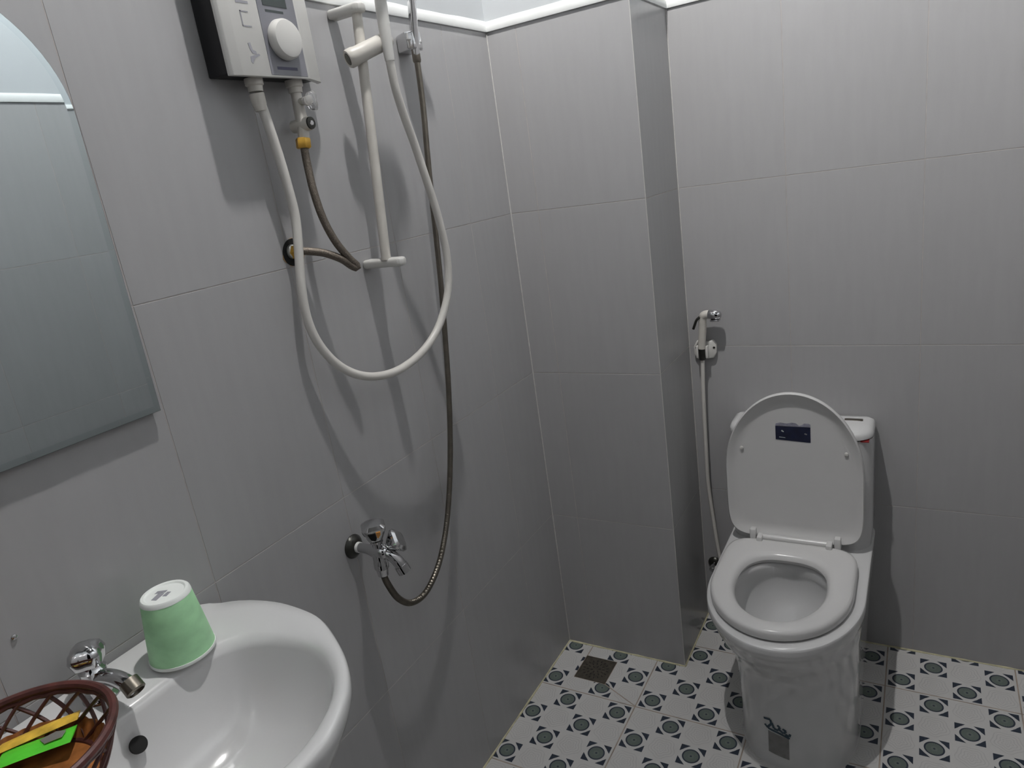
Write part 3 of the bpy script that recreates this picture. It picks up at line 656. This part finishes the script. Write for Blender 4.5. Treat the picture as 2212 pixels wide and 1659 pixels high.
knob_face('knob_reflection', [(.0265, -.0130), (.0265, .0018), (.0130, .0026), (.0050, -.0010), (.0100, -.0085)], M['hole'])  # black patch stands in for the dark reflection on the chrome face
knob_face('knob_reflection', [(.0275, .0024), (.0275, .0112), (.0200, .0108), (.0110, .0052), (.0145, .0030)], M['amber'])  # orange reflection in the chrome, put in as a coloured patch
obj('side_stem', MB().lathe(TC + Vector((.004, .004, .002)), (.75, .45, .42), [(0, .009), (.018, .008)], 16), M['chrome'], tp)
S0 = TC + Vector((.004, .004, .002)) + Vector((.75, .45, .42)).normalized() * .016
obj('knob', MB().lathe(S0, (.75, .45, .42), [(0, .0085), (.004, .0120), (.018, .0205), (.023, .0205), (.027, .0150), (.028, .0)], 36, lobed), M['chrome'], tp, angle=25)

# ------------------------------------------------------------------ arched mirror, leaning a little forward
mr = thing('wall_mirror', 'frameless arched mirror with a slanted rim, on the left wall above the basin', 'mirror', (0, -1.302, 1.20))
MY, MW, MZ0, MZ1, MRZ = -1.302, .191, 1.200, 1.597, .168
LEAN = math.radians(1.0)
def mirror_outline(ins):
    P = [(MY + MW - ins, MZ0 + ins), (MY + MW - ins, MZ1)]
    for k in range(1, 40):
        a = PI * k / 40; P.append((MY + (MW - ins) * math.cos(a), MZ1 + (MRZ - ins) * math.sin(a)))
    P += [(MY - MW + ins, MZ1), (MY - MW + ins, MZ0 + ins)]
    return P
def m3(P, dx): return [Vector((.0065 + dx * math.cos(LEAN) + (z - MZ0) * math.sin(LEAN), y, MZ0 + (z - MZ0) * math.cos(LEAN) - dx * math.sin(LEAN))) for y, z in P]
obj('backing', MB().rings([m3(mirror_outline(.0), 0.0), m3(mirror_outline(0), .0046)]), M['mirror_edge'], mr, smooth=False)
obj('bevel', MB().rings([m3(mirror_outline(.0003), .0048), m3(mirror_outline(.009), .0052)], cap0=False, cap1=False), M['mirror_bevel'], mr, smooth=False)
obj('glass', MB().rings([m3(mirror_outline(.009), .0046), m3(mirror_outline(.009), .0052)]), M['mirror'], mr, smooth=False)
for sy in (-1, 1):
    obj('clip', MB().box((.0006, MY + sy * .12 - .01, 1.225), (.0075, MY + sy * .12 + .01, 1.24), .001, 1), M['dark_metal'], mr)
    obj('hanger', MB().box((.0006, MY + sy * .10 - .012, 1.60), (.0065 + .40 * math.sin(LEAN), MY + sy * .10 + .012, 1.615), .001, 1), M['dark_metal'], mr)

sc = thing('wall_dot', 'tiny shiny chrome dot on the tiles left of the basin tap', 'screw', (0, -1.3709, .9978))
obj('head', MB().lathe((.0002, -1.3709, .9978), (1, 0, 0), [(0, .0036), (.0015, .0034), (.0026, .0016)], 14), M['chrome'], sc)  # small chrome dome makes a bright dot on the tiles

# ------------------------------------------------------------------ wash basin
BY = -1.300
bs = thing('wash_basin', 'white oval ceramic wash basin hung on the left wall under the mirror', 'basin', (0, BY, .885))
out_half = [(.0022, .0), (.0022, .10), (.0022, .152), (.016, .178), (.057, .203), (.118, .2165), (.180, .214), (.225, .203), (.283, .172), (.325, .143), (.360, .108), (.385, .066), (.399, .030), (.402, .0)]
in_half = [(.104, .0), (.1045, .05), (.110, .085), (.122, .112), (.142, .134), (.185, .152), (.235, .156), (.275, .147), (.318, .121), (.347, .088), (.364, .050), (.371, .018), (.372, .0)]
def full_loop(h): return [Vector((x, BY + w, 0)) for x, w in h] + [Vector((x, BY - w, 0)) for x, w in h[-2:0:-1]]
def polar(loop, c, n):
    out = []
    for k in range(n):
        a = 2 * PI * k / n; d = Vector((math.cos(a), math.sin(a), 0)); best = 0
        for p, q in zip(loop, loop[1:] + loop[:1]):
            e1 = p - c; ee = q - p; den = d.x * ee.y - d.y * ee.x
            if abs(den) < 1e-12: continue
            t = (e1.x * ee.y - e1.y * ee.x) / den; s = (e1.x * d.y - e1.y * d.x) / den
            if t > 0 and -1e-6 <= s <= 1 + 1e-6: best = max(best, t)
        out.append(c + d * best)
    return out
BC = Vector((.232, BY, 0)); NB = 112
PO = polar(catmull(full_loop(out_half), 6, True), BC, NB); PI_ = polar(catmull(full_loop(in_half), 6, True), BC, NB)
for p in PO: p.x = max(p.x, .0015)
def bring(src, s, z, other=None, t=0.0):
    R_ = []
    for i, p in enumerate(src):
        q = BC + (p - BC) * s
        if other: q = q.lerp(other[i], t)
        k_ = max(0.0, 1 - q.x / .030); k_ = k_ * k_ * (3 - 2 * k_) if z > .87 else 0.0
        R_.append(Vector((max(q.x, .0015), q.y, z + .0105 * k_)))
    return R_
R = [bring(PO, .30, .715), bring(PO, .52, .735), bring(PO, .72, .775), bring(PO, .88, .825), bring(PO, .965, .853), bring(PO, .995, .866), bring(PO, 1.0, .875), bring(PO, .993, .8825), bring(PO, .975, .8862),
     bring(PO, .975, .8865, PI_, .25), bring(PO, .975, .8850, PI_, .55), bring(PO, .975, .8820, PI_, .82), bring(PI_, 1.0, .8775), bring(PI_, .975, .868), bring(PI_, .935, .850), bring(PI_, .86, .822), bring(PI_, .74, .792),
     bring(PI_, .56, .770), bring(PI_, .34, .760), bring(PI_, .12, .756)]
obj('bowl', MB().rings(R), M['ceramic'], bs, angle=70)
obj('bracket', MB().box((.0008, BY - .10, .715), (.12, BY + .10, .80), .01), M['ceramic'], bs)
obj('waste_pipe', MB().tube(catmull([(.20, BY, .73), (.20, BY, .60), (.20, BY, .535), (.17, BY, .505), (.13, BY, .505), (.10, BY, .53), (.06, BY, .55), (.001, BY, .55)], 6), .017, 16), M['white_plastic'], bs)
obj('drain_ring', MB().lathe((.232, BY, .7545), (0, 0, 1), [(0, .024), (.003, .024), (.0035, .017), (.001, .012)], 28), M['chrome'], bs)
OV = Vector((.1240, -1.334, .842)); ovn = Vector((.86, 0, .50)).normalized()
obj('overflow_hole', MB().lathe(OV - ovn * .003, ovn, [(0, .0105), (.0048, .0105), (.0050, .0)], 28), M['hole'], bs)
# basin tap
bt = thing('basin_tap', 'chrome pillar tap with lobed knob standing at the back of the basin', 'tap', (.055, -1.3125, .885))
TB = Vector((.047, -1.322, .884))
obj('body', MB().lathe(TB, (0, 0, 1), [(0, .023), (.004, .022), (.008, .0165), (.030, .0155), (.042, .0165), (.046, .013), (.052, .011)], 28), M['chrome'], bt)
spd = Vector((.97, .08, .10)).normalized()
s0 = TB + Vector((0, 0, .028))
st = obj('spout', MB().tube(catmull([s0, s0 + spd * .028 + Vector((0, 0, .004)), s0 + spd * .052 + Vector((0, 0, .002)), s0 + spd * .076 + Vector((0, 0, -.007))], 6), .0105, 18), M['chrome'], bt)
obj('aerator', MB().lathe(s0 + spd * .068 + Vector((0, 0, .002)), (.75, -.04, -.65), [(0, .0118), (.016, .0122), (.018, .0098), (.014, .009)], 20), M['chrome_dull'], st)
def lobes4(a): return 1 + .10 * math.cos(4 * a)
obj('knob', MB().lathe(TB + Vector((0, 0, .048)), (.02, -.05, 1), [(0, .012), (.004, .0185), (.016, .0220), (.024, .0195), (.030, .012), (.032, .0)], 40, lobes4), M['chrome'], bt)

# green cup, upside down on the rim
CB = Vector((.079, -1.222, .8868))
cup = thing('green_cup', 'pale green cup turned upside down on the back of the basin', 'cup', CB)
obj('cup_body', MB().lathe(CB, (0, 0, 1), [(0.003, .0395), (0.0035, .0428), (.03, .0398), (.060, .0362), (.088, .0326), (.0905, .0310), (.0905, .028)], 48), M['green_cup'], cup)
obj('lip', MB().lathe(CB, (0, 0, 1), [(.0, .0400), (.0, .0436), (.0015, .0440), (.0042, .0434), (.0044, .0400)], 48), M['cup_white'], cup)
cf = obj('foot', MB().lathe(CB, (0, 0, 1), [(.088, .0300), (.088, .0328), (.0925, .0318), (.0945, .0300), (.0945, .0265), (.0925, .0245), (.0922, .0)], 48), M['cup_white'], cup)
def cup_mark(pts): obj('print', MB().prism([CB + Vector((x, y, .0922)) for x, y in pts], (0, 0, .0005)), M['print_grey'], cf, smooth=False)
cup_mark([(-.004, -.018), (.004, -.016), (-.001, .000), (-.010, -.002)]); cup_mark([(-.014, -.006), (-.002, .002), (-.004, .007), (-.016, .000)]); cup_mark([(.003, -.006), (.009, -.004), (.005, .006), (.000, .004)])

# ------------------------------------------------------------------ wicker basket and what lies in it
KB = Vector((.134, -1.461, .8875))
bk = thing('wicker_basket', 'dark red-brown open wicker basket standing on the left end of the basin', 'basket', KB)
RB, RT, HB = .078, .104, .062
def circ(r, z, n=48): return [KB + Vector((r * math.cos(2 * PI * k / n), r * math.sin(2 * PI * k / n), z)) for k in range(n)]
def ring_tube(nm, r, z, rad, m, wob=.0):
    P = [KB + Vector((r * math.cos(2 * PI * k / 96), r * math.sin(2 * PI * k / 96), z + wob * math.sin(24 * 2 * PI * k / 96))) for k in range(96)]
    rings_ = []
    for i, p in enumerate(P):
        nrm = Vector((p.x - KB.x, p.y - KB.y, 0)).normalized(); rings_.append([p + (nrm * math.cos(2 * PI * q / 8) + Vector((0, 0, 1)) * math.sin(2 * PI * q / 8)) * rad for q in range(8)])
    return obj(nm, MB().rings(rings_ + [rings_[0]], cap0=False, cap1=False), m, bk)
ring_tube('rim', RT, HB, .0050, M['wicker']); ring_tube('rim', RT - .002, HB - .0065, .0036, M['wicker'], .001)
ring_tube('foot_ring', RB, .0042, .0040, M['wicker'])
obj('base', MB().lathe(KB, (0, 0, 1), [(.0008, RB - .004), (.0012, RB), (.0045, RB), (.0050, RB - .004), (.0050, 0)], 48), M['wicker_lit'], bk)
lw = MB(); rr = []
for k in range(97):
    a = 2 * PI * k / 96; rr.append(a)
R = []
for z, r_ in ((.004, RB), (.014, RB + .0062), (.027, RB + .0128), (.0275, RB + .0115), (.014, RB + .0046), (.0045, RB - .0015)):
    R.append([KB + Vector(((r_ + .0012 * math.sin(32 * a)) * math.cos(a), (r_ + .0012 * math.sin(32 * a)) * math.sin(a), z)) for a in [2 * PI * k / 192 for k in range(192)]])
obj('woven_band', MB().rings(R, cap0=False, cap1=False), M['wicker_lit'], bk)
NS = 18
for fam in (-1, 1):
    pts = []
    for i in range(13):
        t = i / 12; a = fam * .62 * t; r_ = RB + (RT - RB) * (t ** .8) + fam * .0013
        pts.append(KB + Vector((r_ * math.cos(a), r_ * math.sin(a), .005 + (HB - .007) * t)))
    s0_ = obj('strand', MB().tube(pts, .0024, 6), M['wicker'], bk)
    for k in range(1, NS):
        s = s0_.copy(); COL.objects.link(s); s.parent = bk; s.rotation_euler = (0, 0, 2 * PI * k / NS)
def packet(name, label, cat, a, b, w, t, m, puff=0.0, up=(0, 0, 1)):
    a = Vector(a); b = Vector(b); d = (b - a); L = d.length; d.normalize(); n_ = Vector(up); s = d.cross(n_).normalized(); n_ = s.cross(d)
    R_ = []
    for i in range(9):
        u = i / 8; th = t * (.25 + .75 * math.sin(PI * u) ** .5) ; ww = w * (1 - .06 * math.sin(PI * u))
        R_.append([a + d * L * u + s * ww * x + n_ * th * y for x, y in ((-.5, 0), (-.3, .5), (0, .62), (.3, .5), (.5, 0), (.3, -.5), (0, -.6), (-.3, -.5))])
    th_ = thing(name, label, cat, (a + b) / 2); return th_, R_
th_, R_ = packet('yellow_packet', 'narrow yellow paper packet lying across the wicker basket', 'packet', (.048, -1.447, .9075), (.108, -1.376, .919), .018, .006, M['yellow'])
obj('wrapper', MB().rings(R_), M['yellow'], th_)
th_, R_ = packet('green_sachet', 'bright green foil sachet lying in the wicker basket', 'sachet', (.070, -1.450, .9065), (.124, -1.393, .9125), .030, .006, M['green'])
gs = obj('wrapper', MB().rings(R_), M['green'], th_)
a = Vector((.070, -1.450, .9065)); b = Vector((.124, -1.393, .9125)); d = (b - a).normalized(); s = d.cross(Vector((0, 0, 1))).normalized(); n_ = s.cross(d)
c0 = a.lerp(b, .70) + n_ * .0043
obj('silver_print', MB().prism([c0 + d * x + s * y for x, y in ((-.012, -.004), (.004, -.009), (.016, -.004), (.014, .006), (-.004, .007))], n_ * .0006), M['silver'], th_, smooth=False)
a = Vector((.080, -1.518, .9025)); b = Vector((.116, -1.450, .9045))
tt = thing('toothpaste_tube', 'small silver tube lying at the near side of the wicker basket', 'tube', (a + b) / 2)
d = (b - a).normalized(); s = d.cross(Vector((0, 0, 1))).normalized(); n_ = s.cross(d); R_ = []
for u, w_, h_ in ((0, .014, .0012), (.1, .0135, .003), (.35, .012, .0065), (.7, .0098, .0085), (.80, .0094, .0088), (.83, .006, .006), (.86, .005, .005)):
    R_.append([a + (b - a) * u + s * w_ * math.cos(2 * PI * k / 16) + n_ * h_ * math.sin(2 * PI * k / 16) for k in range(16)])
obj('tube_body', MB().rings(R_), M['silver'], tt)
obj('cap', MB().lathe(a + (b - a) * .85, d, [(0, .0075), (.012, .0068), (.0125, .005)], 18), M['cup_white'], tt)
